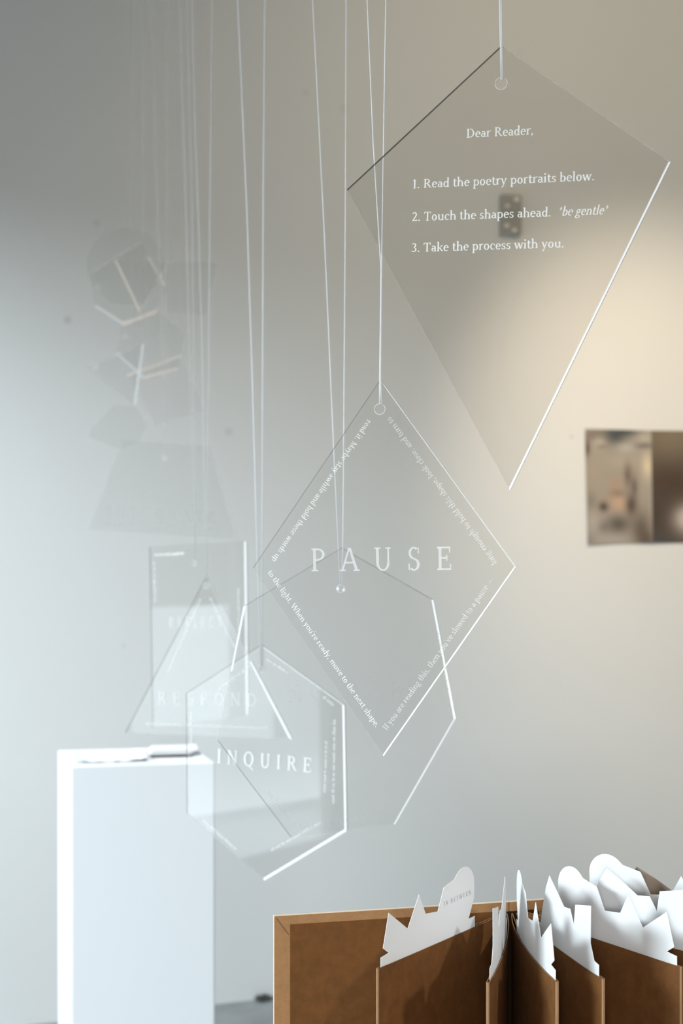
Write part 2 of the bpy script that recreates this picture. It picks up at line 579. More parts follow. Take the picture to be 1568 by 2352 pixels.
sp = [(155, 735, .014, .16), (525, 992, .015, .12), (222, 513, .012, .10), (790, 250, .020, .07), (702, 213, .012, .08),
      (1312, 1003, .006, .30), (283, 1483, .010, .07), (1195, 120, .02, .03)]
spots = []
for px, py, r, s in sp:
    a, b = on_wall(px, py)
    spots.append((a, b, r, s))
M['wall'] = wall_paint('wall_white_emulsion', (0.80, 0.795, 0.785), spots)
M['side'] = principled('side_wall_white', (0.78, 0.78, 0.77), 0.8)

wall = structure(box('wall_back', -2.95, 4.2, 0, 0.12, 0, 4.2, M['wall']))
wall.location = W0
wall.rotation_euler = (0, 0, WA)
structure(box('floor', -2.9, 4.2, -2.6, 6.2, -0.12, 0, M['concrete']))
structure(box('ceiling', -2.9, 4.2, -2.6, 6.2, 4.2, 4.32, M['ceiling']))

# left wall with the shop window whose daylight the plaques mirror
LX = -2.6
v, f = [], []
for (y0, y1, z0, z1) in ((-2.6, -1.1, 0, 4.2), (3.45, 3.74, 0, 4.2), (-1.1, 3.45, 0, 0.15), (-1.1, 3.45, 2.80, 4.2)):
    bv, bf = box_vf(LX - 0.1, LX, y0, y1, z0, z1)
    k = len(v)
    v += bv
    f += [tuple(i + k for i in q) for q in bf]
structure(obj('wall_left', v, f, M['side']))
v, f = [], []
for (y0, y1, z0, z1) in ((-1.1, -1.04, .15, 2.80), (0.02, 0.07, .15, 2.80), (1.16, 1.21, .15, 2.80), (2.30, 2.35, .15, 2.80), (3.39, 3.45, .15, 2.80),
                         (-1.1, 3.45, .15, .20), (-1.1, 3.45, 2.75, 2.80), (-1.1, 3.45, 1.42, 1.46)):
    bv, bf = box_vf(LX - 0.07, LX - 0.02, y0, y1, z0, z1)
    k = len(v)
    v += bv
    f += [tuple(i + k for i in q) for q in bf]
structure(obj('window_1', v, f, M['frame']))

structure(box('ground_outside', -9.0, LX - 0.12, -6.0, 8.0, -0.12, -0.02, M['pavement']))

# small lump of debris where the wall meets the floor
a0, _ = on_wall(600, 2298)
dv, df = [], []
bm = bmesh.new()
bmesh.ops.create_icosphere(bm, subdivisions=3, radius=1.0)
for q in bm.verts:
    n = 1 + 0.28 * math.sin(q.co.x * 5 + 1) * math.cos(q.co.y * 4.3) + 0.15 * rnd.uniform(-1, 1)
    q.co = Vector((q.co.x * 0.026 * n, q.co.y * 0.014 * n, (q.co.z * 0.011 * n) + 0.009))
me = bpy.data.meshes.new('debris_clump')
bm.to_mesh(me)
bm.free()
me.materials.append(M['debris'])
deb = bpy.data.objects.new('debris_clump', me)
COL.objects.link(deb)
p = W0 + wd_ * a0 + wn_ * 0.022
deb.location = (p.x, p.y, 0.001)
deb.rotation_euler = (0, 0, WA)
tag(deb, 'small dark clump of debris on the concrete at the foot of the white wall', 'debris')

# ------------------------------------------------------------------ steel outlet on the wall (behind the kite)
u0, z0 = on_wall(1145, 540)
u1, z1 = on_wall(1192, 452)
uc, zc = (u0 + u1) / 2, (z0 + z1) / 2
pw_, ph_ = (u1 - u0), (z1 - z0)
p = W0 + wd_ * uc
out = thing('wall_outlet', 'grey steel outlet plate on the wall, seen through the kite-shaped plaque', 'outlet', (p.x, p.y, zc), WA)
box('cover_plate', -pw_ / 2, pw_ / 2, -0.022, 0, -ph_ / 2, ph_ / 2, M['steel'], out, 0.004)
for zz in (0.03, -0.03):
    ol = circle(0, zz, 0.017, 24)
    vv, cc, ww = prism_vf(ol, [], -0.0245, -0.021)
    fix_normals(obj('socket', vv, cc + ww, M['steel'], out))
for (qx, qy, rr) in ((1157, 477, .006), (1178, 462, .009), (1156, 522, .007), (1173, 532, .007)):
    a, b = on_wall(qx, qy)
    vv, cc, ww = prism_vf(circle(a - uc, b - zc, rr, 16), [], -0.030, -0.021)
    fix_normals(obj('screw', vv, cc + ww, M['screw_glint'], out))

# ------------------------------------------------------------------ printed spread pinned on the wall
def blend(c, blobs, x, y):
    r = list(c)
    for (bx, by, sx, sy, col, st) in blobs:
        k = st * math.exp(-((x - bx) / sx) ** 2 - ((y - by) / sy) ** 2)
        r = [r[i] * (1 - k) + col[i] * k for i in range(3)]
    return r


def lin(c):
    return [((q / 255 + .055) / 1.055) ** 2.4 if q > 10 else q / 255 / 12.92 for q in c]


LEFT_BLOBS = [  # pixel places on the left page
    (1360, 1000, 26, 14, (120, 108, 100), .7), (1412, 1000, 26, 22, (80, 84, 84), .95), (1430, 992, 34, 10, (78, 84, 86), .9),
    (1478, 1010, 16, 16, (190, 182, 172), .8), (1374, 1018, 14, 14, (205, 195, 180), .7), (1346, 1030, 6, 16, (80, 66, 60), .95),
    (1380, 1026, 12, 5, (130, 120, 114), .8), (1478, 1024, 22, 7, (110, 102, 100), .9), (1435, 1028, 22, 12, (205, 200, 192), .6),
    (1430, 1060, 40, 16, (185, 172, 158), .6), (1484, 1070, 12, 30, (225, 208, 180), .95), (1365, 1090, 20, 40, (172, 160, 144), .7),
    (1440, 1092, 8, 26, (108, 94, 84), .85), (1455, 1118, 7, 22, (100, 86, 78), .8), (1414, 1110, 16, 16, (180, 150, 134), .8),
    (1400, 1140, 12, 14, (172, 148, 130), .7), (1420, 1156, 18, 18, (205, 168, 142), .95), (1418, 1133, 16, 8, (140, 112, 98), .6),
    (1384, 1164, 10, 10, (70, 58, 52), .9), (1448, 1160, 12, 24, (84, 72, 64), .9), (1355, 1150, 12, 20, (130, 124, 114), .6),
    (1418, 1204, 26, 20, (92, 84, 80), .85), (1384, 1210, 14, 12, (124, 118, 114), .8), (1360, 1200, 16, 22, (186, 178, 172), .7),
    (1400, 1238, 40, 12, (178, 168, 164), .7), (1350, 1240, 12, 12, (140, 132, 130), .6), (1470, 1215, 22, 40, (104, 92, 82), .9),
    (1482, 1240, 16, 20, (84, 72, 64), .7)]
RIGHT_BLOBS = [
    (1540, 1000, 80, 60, (132, 120, 102), .98), (1540, 1110, 70, 40, (82, 68, 58), .95), (1505, 1180, 50, 60, (80, 70, 64), .95),
    (1500, 1240, 50, 20, (82, 80, 80), .8), (1600, 1195, 46, 34, (214, 200, 192), 1.0), (1575, 1190, 26, 26, (210, 196, 190), .9)]


def page(name, corners, blobs, base, parent, org):
    (tlx, tly), (trx, try_), (brx, bry), (blx, bly) = corners
    nx, ny = 34, 56
    v, cols = [], []
    for j in range(ny + 1):
        for i in range(nx + 1):
            s, t = i / nx, j / ny
            px = (tlx * (1 - s) + trx * s) * (1 - t) + (blx * (1 - s) + brx * s) * t
            py = (tly * (1 - s) + try_ * s) * (1 - t) + (bly * (1 - s) + bry * s) * t
            a, b = on_wall(px, py)
            curl = 0.004 + 0.006 * (2 * s - 1) ** 2 * t
            v.append((a - org[0], -curl, b - org[1]))
            cols.append(lin(blend(base, blobs, px, py)))
    f = [(j * (nx + 1) + i, (j + 1) * (nx + 1) + i, (j + 1) * (nx + 1) + i + 1, j * (nx + 1) + i + 1) for j in range(ny) for i in range(nx)]
    n = len(v)
    back = [(x, y + 0.0012, z) for x, y, z in v]
    rim = [j * (nx + 1) for j in range(ny + 1)] + [ny * (nx + 1) + i for i in range(1, nx + 1)] + \
          [j * (nx + 1) + nx for j in range(ny - 1, -1, -1)] + [i for i in range(nx - 1, 0, -1)]
    f2 = [tuple(q + n for q in reversed(x)) for x in f]
    f3 = [(rim[(i + 1) % len(rim)], rim[i], rim[i] + n, rim[(i + 1) % len(rim)] + n) for i in range(len(rim))]
    o = obj(name, v + back, f + f2 + f3, M['print'], parent)
    at = o.data.color_attributes.new('ink', 'FLOAT_COLOR', 'POINT')
    for i, c in enumerate(cols + cols):
        at.data[i].color = (*c, 1)
    return o


ua, za = on_wall(1495, 1118)
p = W0 + wd_ * ua
pr = thing('photo_spread', 'blurred double-page photo print pinned flat on the wall at the right, skin and brown tones', 'photo print', (p.x, p.y, za), WA)
page('left_page', ((1342, 985), (1494, 989), (1495, 1246), (1347, 1251)), LEFT_BLOBS, (168, 158, 146), pr, (ua, za))
page('right_page', ((1494, 989), (1660, 991), (1662, 1247), (1495, 1246)), RIGHT_BLOBS, (96, 84, 74), pr, (ua, za))


# ------------------------------------------------------------------ hanging acrylic plaques
class Plane:
    """a vertical plane through a hanging point, turned by yaw (right edge nearer when positive)"""

    def __init__(self, px, py, z, yaw):
        self.t = math.tan(math.radians(yaw))
        self.yaw = math.radians(yaw)
        self.X = (px - CX) / F * z
        self.z = z
        self.Z = EYE - (py - HY) * z / F

    def loc(self):
        return (self.X, self.z, self.Z)

    def __call__(self, px, py):
        u = (px - CX) / F
        z = (self.z + self.t * self.X) / (1 + self.t * u)
        return ((u * z - self.X) / math.cos(self.yaw), EYE - (py - HY) * z / F - self.Z)


def inset(poly, ws):
    """shrink polygon, each side by its own width; works for either winding"""
    n = len(poly)
    area = sum(poly[i][0] * poly[(i + 1) % n][1] - poly[(i + 1) % n][0] * poly[i][1] for i in range(n))
    sg = 1 if area > 0 else -1
    lines = []
    for i in range(n):
        a, b = poly[i], poly[(i + 1) % n]
        dx, dy = b[0] - a[0], b[1] - a[1]
        l = math.hypot(dx, dy)
        nx, ny = -dy / l * sg, dx / l * sg
        lines.append((nx, ny, nx * a[0] + ny * a[1] + ws[i]))
    res = []
    for i in range(n):
        a1, b1, c1 = lines[i - 1]
        a2, b2, c2 = lines[i]
        det = a1 * b2 - a2 * b1
        res.append(((c1 * b2 - c2 * b1) / det, (a1 * c2 - a2 * c1) / det) if abs(det) > 0.25 else
                   (poly[i][0] + (a1 + a2) / 2 * min(ws[i - 1], ws[i]), poly[i][1] + (b1 + b2) / 2 * min(ws[i - 1], ws[i])))
    return res


ECLS = ['bright', 'mid', 'faint', 'vfaint', 'dark', 'vdark', 'amber']  # painted tones of light and shade, picked side by side
TK = 0.0035


def plaque(name, label, anchor, z, yaw, poly, edges, widths, face='clear', hole=None, hole_r=12.0, texts=(), strings=(), thread='thread',
           thread_r=0.0007, round_disc=None, rim='mid', cat='acrylic plaque', glints=False):
    pl = Plane(anchor[0], anchor[1], z, yaw)
    root = thing(name, label, cat, pl.loc(), -pl.yaw, None)
    pts = [pl(*q) for q in poly]
    mpp = z / F
    holes = []
    if hole:
        hx, hy = pl(*hole)
        holes = [circle(hx, hy, hole_r * mpp)]
    v, caps, walls = prism_vf(pts, holes, -TK / 2, TK / 2)
    fix_normals(obj('panel', v, caps + walls[len(pts):], M[face], root))
    ws = [q * mpp for q in widths]
    inn = inset(pts, ws)
    n = len(pts)
    y0, y1 = -TK / 2 - 0.0002, TK / 2 + 0.0002
    v = [(q[0], y0, q[1]) for q in pts] + [(q[0], y0, q[1]) for q in inn] + [(q[0], y1, q[1]) for q in pts]
    f, mi = [], []
    used = sorted(set(edges), key=ECLS.index)
    for i in range(n):
        j = (i + 1) % n
        f.append((i, j, n + j, n + i))
        f.append((i, j, 2 * n + j, 2 * n + i))
        mi += [used.index(edges[i])] * 2
    fix_normals(obj('cut_edge', v, f, None, root, [M[k] for k in used], mi))
    if hole:
        v, f = tube_vf([(x, -TK / 2, y) for x, y in circle(hx, hy, hole_r * mpp, 32)], 1.0 * mpp, 6, True)
        obj('hole_rim', v, f, M[rim], root, smooth=True)
    if glints:
        for (bx, by, rr) in glints:  # white discs painted as highlights in the hole
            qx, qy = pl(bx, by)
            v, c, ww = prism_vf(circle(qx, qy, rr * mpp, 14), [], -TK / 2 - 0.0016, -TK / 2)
            fix_normals(obj('painted_glint', v, c + ww, M['bright'], root))
    for tx in texts:
        nm, mat, polys = tx(pl, mpp)
        v, f = [], []
        for pgn in polys:
            k = len(v)
            v += [(a, -TK / 2 - 0.0004, b) for a, b in pgn]
            f.append(tuple(range(k, k + len(pgn))))
        obj(nm, v, f, M[mat], root)
    for (pix, th) in strings:
        # polyline in pixels from top of the frame down to the hole, at the plaque's hanging depth
        w3 = []
        for (x, y) in pix:
            zz = z - 0.0035
            w3.append(Vector(((x - CX) / F * zz, zz, EYE - (y - HY) * zz / F)))
        d = (w3[0] - w3[1])
        up = w3[0] + d * ((4.2 - w3[0].z) / d.z) if d.z > 1e-4 else w3[0]
        w3 = [up] + w3
        mt = Matrix.Translation(Vector(pl.loc())) @ Matrix.Rotation(-pl.yaw, 4, 'Z')
        inv = mt.inverted()
        v, f = tube_vf([inv @ q for q in w3], th, 6)
        obj('string', v, f, M[thread], root, smooth=True)
    return root


def line(name, s, p0, p1, cap, mat='text', track=0.0, italic=0.0):
    def go(pl, mpp):
        return name, mat, text_on(s, pl(*p0), pl(*p1), cap * mpp, track, italic)
    return go


def scribble(p0, p1, h, mat='text2', seed=1, name='border_text'):
    def go(pl, mpp):
        return name, mat, illegible_line(pl(*p0), pl(*p1), h * mpp, seed)
    return go


# kite with the instructions
plaque('acrylic_plaque', 'large clear kite-shaped plaque etched Dear Reader with three numbered lines', (1152, 193), 1.30, 16,
       [(1152, 106), (1540, 373), (1171, 1127), (797, 437)], ['faint', 'bright', 'vfaint', 'vdark'], [2.2, 4.4, 2.2, 1.2],
       'kite', (1151.5, 193), 14.0,
       [line('greeting', 'Dear Reader,', (1071, 318), (1226, 310), 20.5),
        line('first_line', '1. Read the poetry portraits below.', (947, 434), (1366, 415), 20.5),
        line('second_line', '2. Touch the shapes ahead.', (946, 509), (1266, 498), 20.5),
        line('gentle_note', '*be gentle*', (1280, 497), (1396, 493), 20.5, 'text', 0, .22),
        line('third_line', '3. Take the process with you.', (945, 580), (1296, 569), 20.5)],
       [([(1147.5, 0), (1148.5, 70), (1151, 184)], .0008), ([(1151, 0), (1152, 110), (1154, 184)], .0008)])

# diamond: PAUSE
plaque('acrylic_plaque', 'clear diamond plaque etched PAUSE with sentences running along its four sides', (874, 940), 1.45, 14.5,
       [(874, 872), (1185, 1302), (881, 1737), (581, 1305)], ['mid', 'bright', 'vfaint', 'dark'], [2.2, 3.4, 1.8, 1.2],
       'pale', (873, 940), 12.5,
       [line('heading', 'PAUSE', (714, 1312), (1040, 1309), 53, 'text2', .62),
        line('border_text', "If you are reading this, then you've slowed to a pause -", (889, 1678), (1134, 1333), 13.2, 'text2'),
        line('border_text', 'long enough to hold this shape, look close, and turn to', (1142, 1292), (897, 956), 13.2, 'text2'),
        line('border_text', 'read it. Maybe stay awhile and hold these words up', (845, 963), (625, 1286), 13.2, 'text1'),
        line('border_text', "to the light. When you're ready, move to the next shape.", (615, 1315), (864, 1671), 13.2, 'text1')],
       [([(843, 0), (857, 330), (875, 620), (872, 860), (871.5, 929)], .00075), ([(886, 0), (880, 360), (876, 640), (874, 870), (876, 928)], .00075)])

# heptagon: NOTICE
plaque('acrylic_plaque', 'clear seven-sided plaque faintly etched NOTICE, hanging behind the diamond plaque', (784, 1352), 1.75, 12,
       [(785, 1258), (996, 1378), (1047, 1650), (908, 1893), (668, 1922), (500, 1700), (531, 1541), (560, 1392)],
       ['dark', 'bright', 'mid', 'vfaint', 'dark', 'faint', 'bright', 'dark'],
       [1.8, 5, 4.2, 2, 1.7, 3.2, 4.6, 1.8], 'clear', (783, 1352), 9.0,
       [line('heading', 'NOTICE', (660, 1613), (928, 1594), 38, 'text3', .38),
        line('border_text', "Look around the space you're in. Observe", (690, 1904), (892, 1874), 13, 'text3'),
        scribble((612, 1822), (676, 1896), 12, 'text3', 3),
        scribble((1000, 1450), (1030, 1640), 10, 'text3', 4)],
       [([(718, 0), (745, 540), (765, 1000), (781, 1342)], .0008), ([(795, 0), (793, 500), (788, 1180), (786, 1342)], .0008)],
       glints=[(776.5, 1352, 3.6), (790.5, 1355, 3.0)])

# hexagon: INQUIRE
plaque('acrylic_plaque', 'clear six-sided plaque etched INQUIRE, overlapping the right edge of the white plinth', (601, 1536), 2.05, 20,
       [(600, 1480), (792, 1619), (797, 1908), (608, 2022), (430, 1868), (428, 1592)],
       ['mid', 'bright', 'bright', 'faint', 'dark', 'dark'], [3.2, 5.4, 6, 3, 1.8, 1.8], 'mirror', (601, 1536), 8.0,
       [line('heading', 'INQUIRE', (498, 1752), (717, 1774), 33, 'text', .42),
        scribble((749, 1820), (753, 1697), 7, 'text2', 11), scribble((769, 1846), (772, 1648), 8, 'text2', 12),
        scribble((612, 1516), (662, 1548), 7, 'text2', 13), scribble((742, 1602), (768, 1624), 7, 'text2', 14),
        scribble((505, 1585), (580, 1530), 7, 'text2', 15), scribble((443, 1715), (441, 1634), 7, 'text2', 16),
        scribble((466, 1885), (545, 1955), 7, 'text2', 17), scribble((625, 1955), (740, 1890), 7, 'text2', 18)],
       [([(546, 0), (567, 480), (580, 880), (598, 1529)], .0010), ([(608, 0), (604.5, 480), (601, 1529)], .0010)], thread='thread')

# triangle: RESPOND
plaque('acrylic_plaque', 'clear triangular plaque etched RESPOND, hanging in front of the rectangular one', (474, 1345), 2.30, 18,
       [(475, 1322), (578, 1518), (673, 1699), (288, 1683)], ['faint', 'bright', 'faint', 'dark'], [4, 6.5, 3.2, 2.2], 'mirror', (474, 1345), 7.0,
       [line('heading', 'RESPOND', (362, 1617), (592, 1622), 29, 'text2', .45),
        scribble((388, 1545), (464, 1376), 6, 'text2', 21), scribble((481, 1374), (540, 1492), 6, 'text2', 22),
        scribble((336, 1664), (616, 1674), 6, 'text2', 23)],
       [([(441, 0), (448, 300), (455, 480), (465, 830), (473, 1339)], .0010), ([(487, 0), (482, 480), (475, 1339)], .0011)], thread='thread2')

# rectangle: REFLECT
plaque('acrylic_plaque', 'clear upright rectangular plaque etched REFLECT, half behind the triangular one', (448, 1293), 2.60, 20,
       [(344, 1256), (566, 1242), (571, 1642), (351, 1672)], ['vfaint', 'bright', 'vfaint', 'dark'], [2.5, 4.6, 2.5, 2.0], 'mirror', (448, 1293), 6.5,
       [line('heading', 'REFLECT', (389, 1441), (514, 1440), 24, 'text2', .36),
        scribble((356, 1277), (422, 1274), 6, 'text', 31), scribble((360, 1383), (357, 1285), 6, 'text2', 32),
        scribble((546, 1352), (548, 1470), 6, 'text2', 33)],
       [([(413, 0), (421, 300), (427, 480), (447, 1287)], .0010), ([(437, 320), (441, 480), (449, 1287)], .0009)], thread='thread2')

# trapezoid: INTEGRATE
plaque('acrylic_plaque', 'faint grey trapezoid plaque etched INTEGRATE, just above the rectangular one', (378, 1051), 2.90, 8,
       [(280, 1011), (484, 1026), (546, 1238), (202, 1216)], ['vfaint', 'faint', 'vfaint', 'vfaint'], [2.5, 3.5, 3, 3], 'pale', (378, 1051), 6.0,
       [line('heading', 'INTEGRATE', (246, 1186), (496, 1200), 24, 'text3', .42),
        scribble((242, 1205), (505, 1218), 6, 'text3', 41)],
       [([(346, 0), (356, 330), (370, 700), (377, 1046)], .0009), ([(385, 0), (382, 480), (379, 1046)], .0009)], thread='thread3')

# the faint cluster of small shapes further back
plaque('acrylic_shape', 'grey clear round disc, topmost and leftmost of the small shapes at the left', (288, 522), 3.45, 0,
       circle(288, 612, 88, 48), ['vfaint'] * 48, [2.0] * 48, 'pale', strings=[([(314, 50), (300, 330), (288, 524)], .0007)], thread='thread3',
       cat='acrylic shape')
plaque('acrylic_shape', 'clear seven-sided shape overlapping the lower half of the round disc', (328, 550), 3.30, 0,
       [(328, 550), (341, 588), (381, 655), (362, 722), (281, 745), (217, 704), (207, 625)],
       ['vfaint', 'amber', 'vfaint', 'amber', 'mid', 'vfaint', 'faint'], [4, 5, 3, 5, 5, 3, 5], 'pale',
       hole=(225, 660), hole_r=4.5, strings=[([(331, 0), (328, 551)], .0010)], thread='thread3', cat='acrylic shape')
plaque('acrylic_shape', 'small clear triangle with one edge painted in warm light, set inside the seven-sided shape', (392, 602), 3.15, 0,
       [(262, 597), (392, 602), (322, 722)], ['vfaint', 'faint', 'amber'], [3, 5, 5], 'clear',
       strings=[([(372, 0), (392, 603)], .0007)], thread='thread3', cat='acrylic shape')
plaque('acrylic_shape', 'dim grey trapezoid shape to the right of the seven-sided one, narrow end down', (427, 603), 3.55, 0,
       [(366, 603), (496, 605), (471, 722), (384, 716)], ['vfaint'] * 4, [2] * 4, 'pale', strings=[([(424, 0), (428, 604)], .0006)], thread='thread3',
       cat='acrylic shape')
plaque('acrylic_shape', 'clear six-sided shape hanging under the seven-sided one', (364, 708), 3.25, 0,
       [(364, 708), (430, 768), (411, 848), (330, 870), (266, 812), (281, 745)],
       ['faint', 'faint', 'amber', 'mid', 'vfaint', 'amber'], [4, 5, 4.5, 4.5, 2.5, 5], 'pale',
       hole=(289, 773), hole_r=4.5, strings=[([(352, 0), (358, 330), (363, 709)], .0009)], thread='thread3', cat='acrylic shape')
plaque('acrylic_shape', 'clear triangle pointing left, with one bright steep edge, below the six-sided shape', (332, 788), 3.10, 0,
       [(332, 788), (312, 935), (197, 843)], ['mid', 'vfaint', 'faint'], [5.5, 4, 4], 'pale',
       hole=(219, 845), hole_r=4.5, strings=[([(322, 0), (332, 789)], .0006)], thread='thread3', cat='acrylic shape')
plaque('acrylic_shape', 'clear tilted square shape with a top edge painted in warm light, right of the left-pointing triangle', (416, 815), 3.40, 0,
       [(288, 862), (416, 815), (467, 945), (358, 985)], ['amber', 'faint', 'faint', 'faint'], [5, 3, 4.5, 4.5], 'clear',
       strings=[([(404, 0), (416, 816)], .0006)], thread='thread3', cat='acrylic shape')
plaque('acrylic_shape', 'dim grey six-sided shape at the far left, directly above the INTEGRATE trapezoid', (311, 934), 3.60, 0,
       [(210, 984), (263, 931), (311, 934), (335, 977), (316, 1017), (273, 1030), (206, 1004)], ['vfaint'] * 7, [2] * 7, 'pale',
       strings=[([(300, 0), (311, 935)], .0006)], thread='thread3', cat='acrylic shape')

# ------------------------------------------------------------------ white plinth on the left with papers on top
PT = 1.05


def on_top(px, py, Z=PT):
    z = (EYE - Z) * F / (py - HY)
    return Vector(((px - CX) / F * z, z, Z))


FL, FR, BL = on_top(163, 1761), on_top(494, 1751), on_top(133, 1723)
BR = BL + (FR - FL)
org = (FL + FR + BL + BR) / 4
pth = thing('plinth', 'tall white display plinth on the left with paper on its top', 'plinth', (org.x, org.y, 0))
ring = [FL, FR, BR, BL]
v = [(q.x - org.x, q.y - org.y, 0) for q in ring] + [(q.x - org.x, q.y - org.y, PT) for q in ring]
pb = obj('body', v, [(3, 2, 1, 0), (4, 5, 6, 7), (0, 1, 5, 4), (1, 2, 6, 5), (2, 3, 7, 6), (3, 0, 4, 7)], M['plinth'], pth)
bm = bmesh.new()
bm.from_mesh(pb.data)
bmesh.ops.bevel(bm, geom=bm.edges[:], offset=0.003, segments=2, affect='EDGES', profile=0.5)
bm.to_mesh(pb.data)
bm.free()
ex, ey = (FR - FL), (BL - FL)


def plinth_pt(s, t, Z):
    q = FL + ex * s + ey * t
    return Vector((q.x, q.y, Z))


def sheet_on_plinth(name, label, cat, s0, s1, t0, t1, z0, th, mat, rot=0.0, ruffle=0.0):
    c = plinth_pt((s0 + s1) / 2, (t0 + t1) / 2, z0)
    wx, wy = ex.length * (s1 - s0) / 2, ey.length * (t1 - t0) / 2
    ang = math.atan2(ex.y, ex.x) + rot
    n = 12
    v, f = [], []
    for k in range(2):
        for j in range(n + 1):
            for i in range(n + 1):
                x, y = -wx + 2 * wx * i / n, -wy + 2 * wy * j / n
                lift = ruffle * (abs(i / n * 2 - 1) ** 3 + 0.4 * math.sin(i * 1.1 + j * .7) ** 2)
                v.append((x, y, lift + (th if k else 0)))
    m = (n + 1) ** 2
    for j in range(n):
        for i in range(n):
            a = j * (n + 1) + i
            f.append((a, a + n + 1, a + n + 2, a + 1))
            f.append((m + a, m + a + 1, m + a + n + 2, m + a + n + 1))
    for i in range(n):
        f += [(i, i + 1, m + i + 1, m + i), (n * (n + 1) + i + 1, n * (n + 1) + i, m + n * (n + 1) + i, m + n * (n + 1) + i + 1)]
        a, b = i * (n + 1), (i + 1) * (n + 1)
        f += [(b, a, m + a, m + b), (a + n, b + n, m + b + n, m + a + n)]
    o = obj(name, v, f, mat)
    o.location = c
    o.rotation_euler = (0, 0, ang)
    return tag(o, label, cat)


sheet_on_plinth('paper_sheet', 'curled white paper sheet lying on the left half of the white plinth top', 'paper', .06, .56, .16, .70, PT + .0006, .0008, M['paper'], 0.03, 0.006)
bk = thing('booklet', 'thin booklet with a dark spine edge lying on the right half of the plinth top', 'booklet', tuple(plinth_pt(.76, .55, PT + .0005)), math.atan2(ex.y, ex.x) - 0.02)
box('back_cover', -.036, .044, -.040, .040, 0, .0034, M['leather'], bk)
for k in range(5):
    q = box('leaf', -.042 + .002 * k, .040 + .004 * k, -.030 + .002 * k, .046, .0036 + .0016 * k, .0048 + .0016 * k, M['paper'], bk)

# ------------------------------------------------------------------ the kraft pocket book
H = 0.4077                          # page tops are this far under the eye
PZ = EYE - H
BOOK_B = PZ - 0.235
HC = 0.400
tb = thing('display_table', 'white display table carrying the standing kraft paper book', 'table', (0.2, 1.45, 0))
box('table_top', -.38, .42, -.27, .17, BOOK_B - .04, BOOK_B - 0.0015, M['plinth'], tb, .003)
for sx in (-.35, .39):
    for sy in (-.24, .14):
        box('leg', sx - .02, sx + .02, sy - .02, sy + .02, 0, BOOK_B - .04, M['plinth'], tb)

book = thing('pocket_book', 'brown kraft paper book standing open like a fan, with cut cards in its pockets', 'book', (0.178, 1.51, BOOK_B))
BO = Vector((0.178, 1.51, BOOK_B))


def toB(p):
    return (p[0] - BO.x, p[1] - BO.y, p[2] - BO.z)


# covers: a board plane from (628,2105) to the hinge and on to the right
def cov_pt(px, py):
    z = HC * F / (py - HY)
    return Vector(((px - CX) / F * z, z, 0))


C0, C1 = cov_pt(630, 2105), cov_pt(1256, 2067)
cd = (C1 - C0).normalized()
cn = Vector((cd.y, -cd.x, 0))                     # towards the camera
hinge_t = (cov_pt(1168, 2072.5) - C0).dot(cd)
CT, CB = EYE - HC, BOOK_B


def board(name, t0, t1, y0, y1, z0, z1, mat, parent, d=cd, n=cn, o=C0):
    v = []
    for z in (z0, z1):
        for (t, y) in ((t0, y0), (t1, y0), (t1, y1), (t0, y1)):
            q = o + d * t + n * y
            v.append(toB((q.x, q.y, z)))
    f = [(0, 3, 2, 1), (4, 5, 6, 7), (0, 1, 5, 4), (1, 2, 6, 5), (2, 3, 7, 6), (3, 0, 4, 7)]
    return fix_normals(obj(name, v, f, mat, parent))


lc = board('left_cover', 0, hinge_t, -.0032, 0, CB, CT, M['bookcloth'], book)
board('board_edge', -.0006, hinge_t, -.0032, -.0008, CB, CT + .0008, M['cover_edge'], lc)  # thin strip carrying the painted highlight along the board edge
board('endpaper', .0165, hinge_t - .012, 0, .0006, CB + .009, CT - .0092, M['endpaper'], lc)
# mitred corner fold of the turned-in cloth
q0, q1 = Vector((.0018, CT - .0022)), Vector((.0150, CT - .0205))
v = []
for (a, b) in ((q0.x, q0.y), (q0.x + .0007, q0.y + .0003), (q1.x + .0007, q1.y + .0003), (q1.x, q1.y)):
    q = C0 + cd * a + cn * .0003
    v.append(toB((q.x, q.y, b)))
obj('corner_crease', v, [(0, 1, 2, 3)], M['crease'], lc)
HG = C0 + cd * hinge_t
rdv = Vector((math.cos(math.radians(14)), math.sin(math.radians(14)), 0))
rnv = Vector((rdv.y, -rdv.x, 0))
rc = board('right_cover', .0008, .250, -.0032, 0, CB, CT, M['bookcloth'], book, rdv, rnv, HG)
board('board_edge', .0008, .2506, -.0032, -.0008, CB, CT + .0008, M['cover_edge'], rc, rdv, rnv, HG)
board('endpaper', .012, .234, 0, .0006, CB + .009, CT - .0092, M['endpaper'], rc, rdv, rnv, HG)

# glued spine behind the page roots, painted near black as the gap's shade
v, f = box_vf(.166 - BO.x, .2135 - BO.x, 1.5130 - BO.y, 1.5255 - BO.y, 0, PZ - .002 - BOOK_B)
obj('spine_shade_strip', [(x, y + (x + BO.x - .166) * .23, z) for x, y, z in v], f, M['spine'], book)

T1 = [(.0602, -.12), (.0602, .0104), (.0725, .0100), (.0615, .0300)] + \
     [(.0815 + .0203 * math.cos(math.radians(q)), .0445 + .0203 * math.sin(math.radians(q))) for q in range(188, 46, -10)] + \
     [(.0990, .0562), (.1190, .0518), (.1300, .0305), (.1515, .0330), (.1630, .0540), (.1820, .0255), (.2130, .0475),
      (.2220, .0163), (.2130, .0100), (.2255, .0085), (.2255, -.12)]
T2 = [(.0610, -.12), (.0610, .0118), (.0820, .0108), (.0860, .0240), (.0975, .0510), (.1070, .0648), (.1278, .0540), (.1452, .0437), (.1600, .0455), (.1685, .0325),
      (.1720, .0525), (.2060, .0600), (.2050, .0250), (.2125, .0112), (.2220, .0100), (.2220, -.12)]


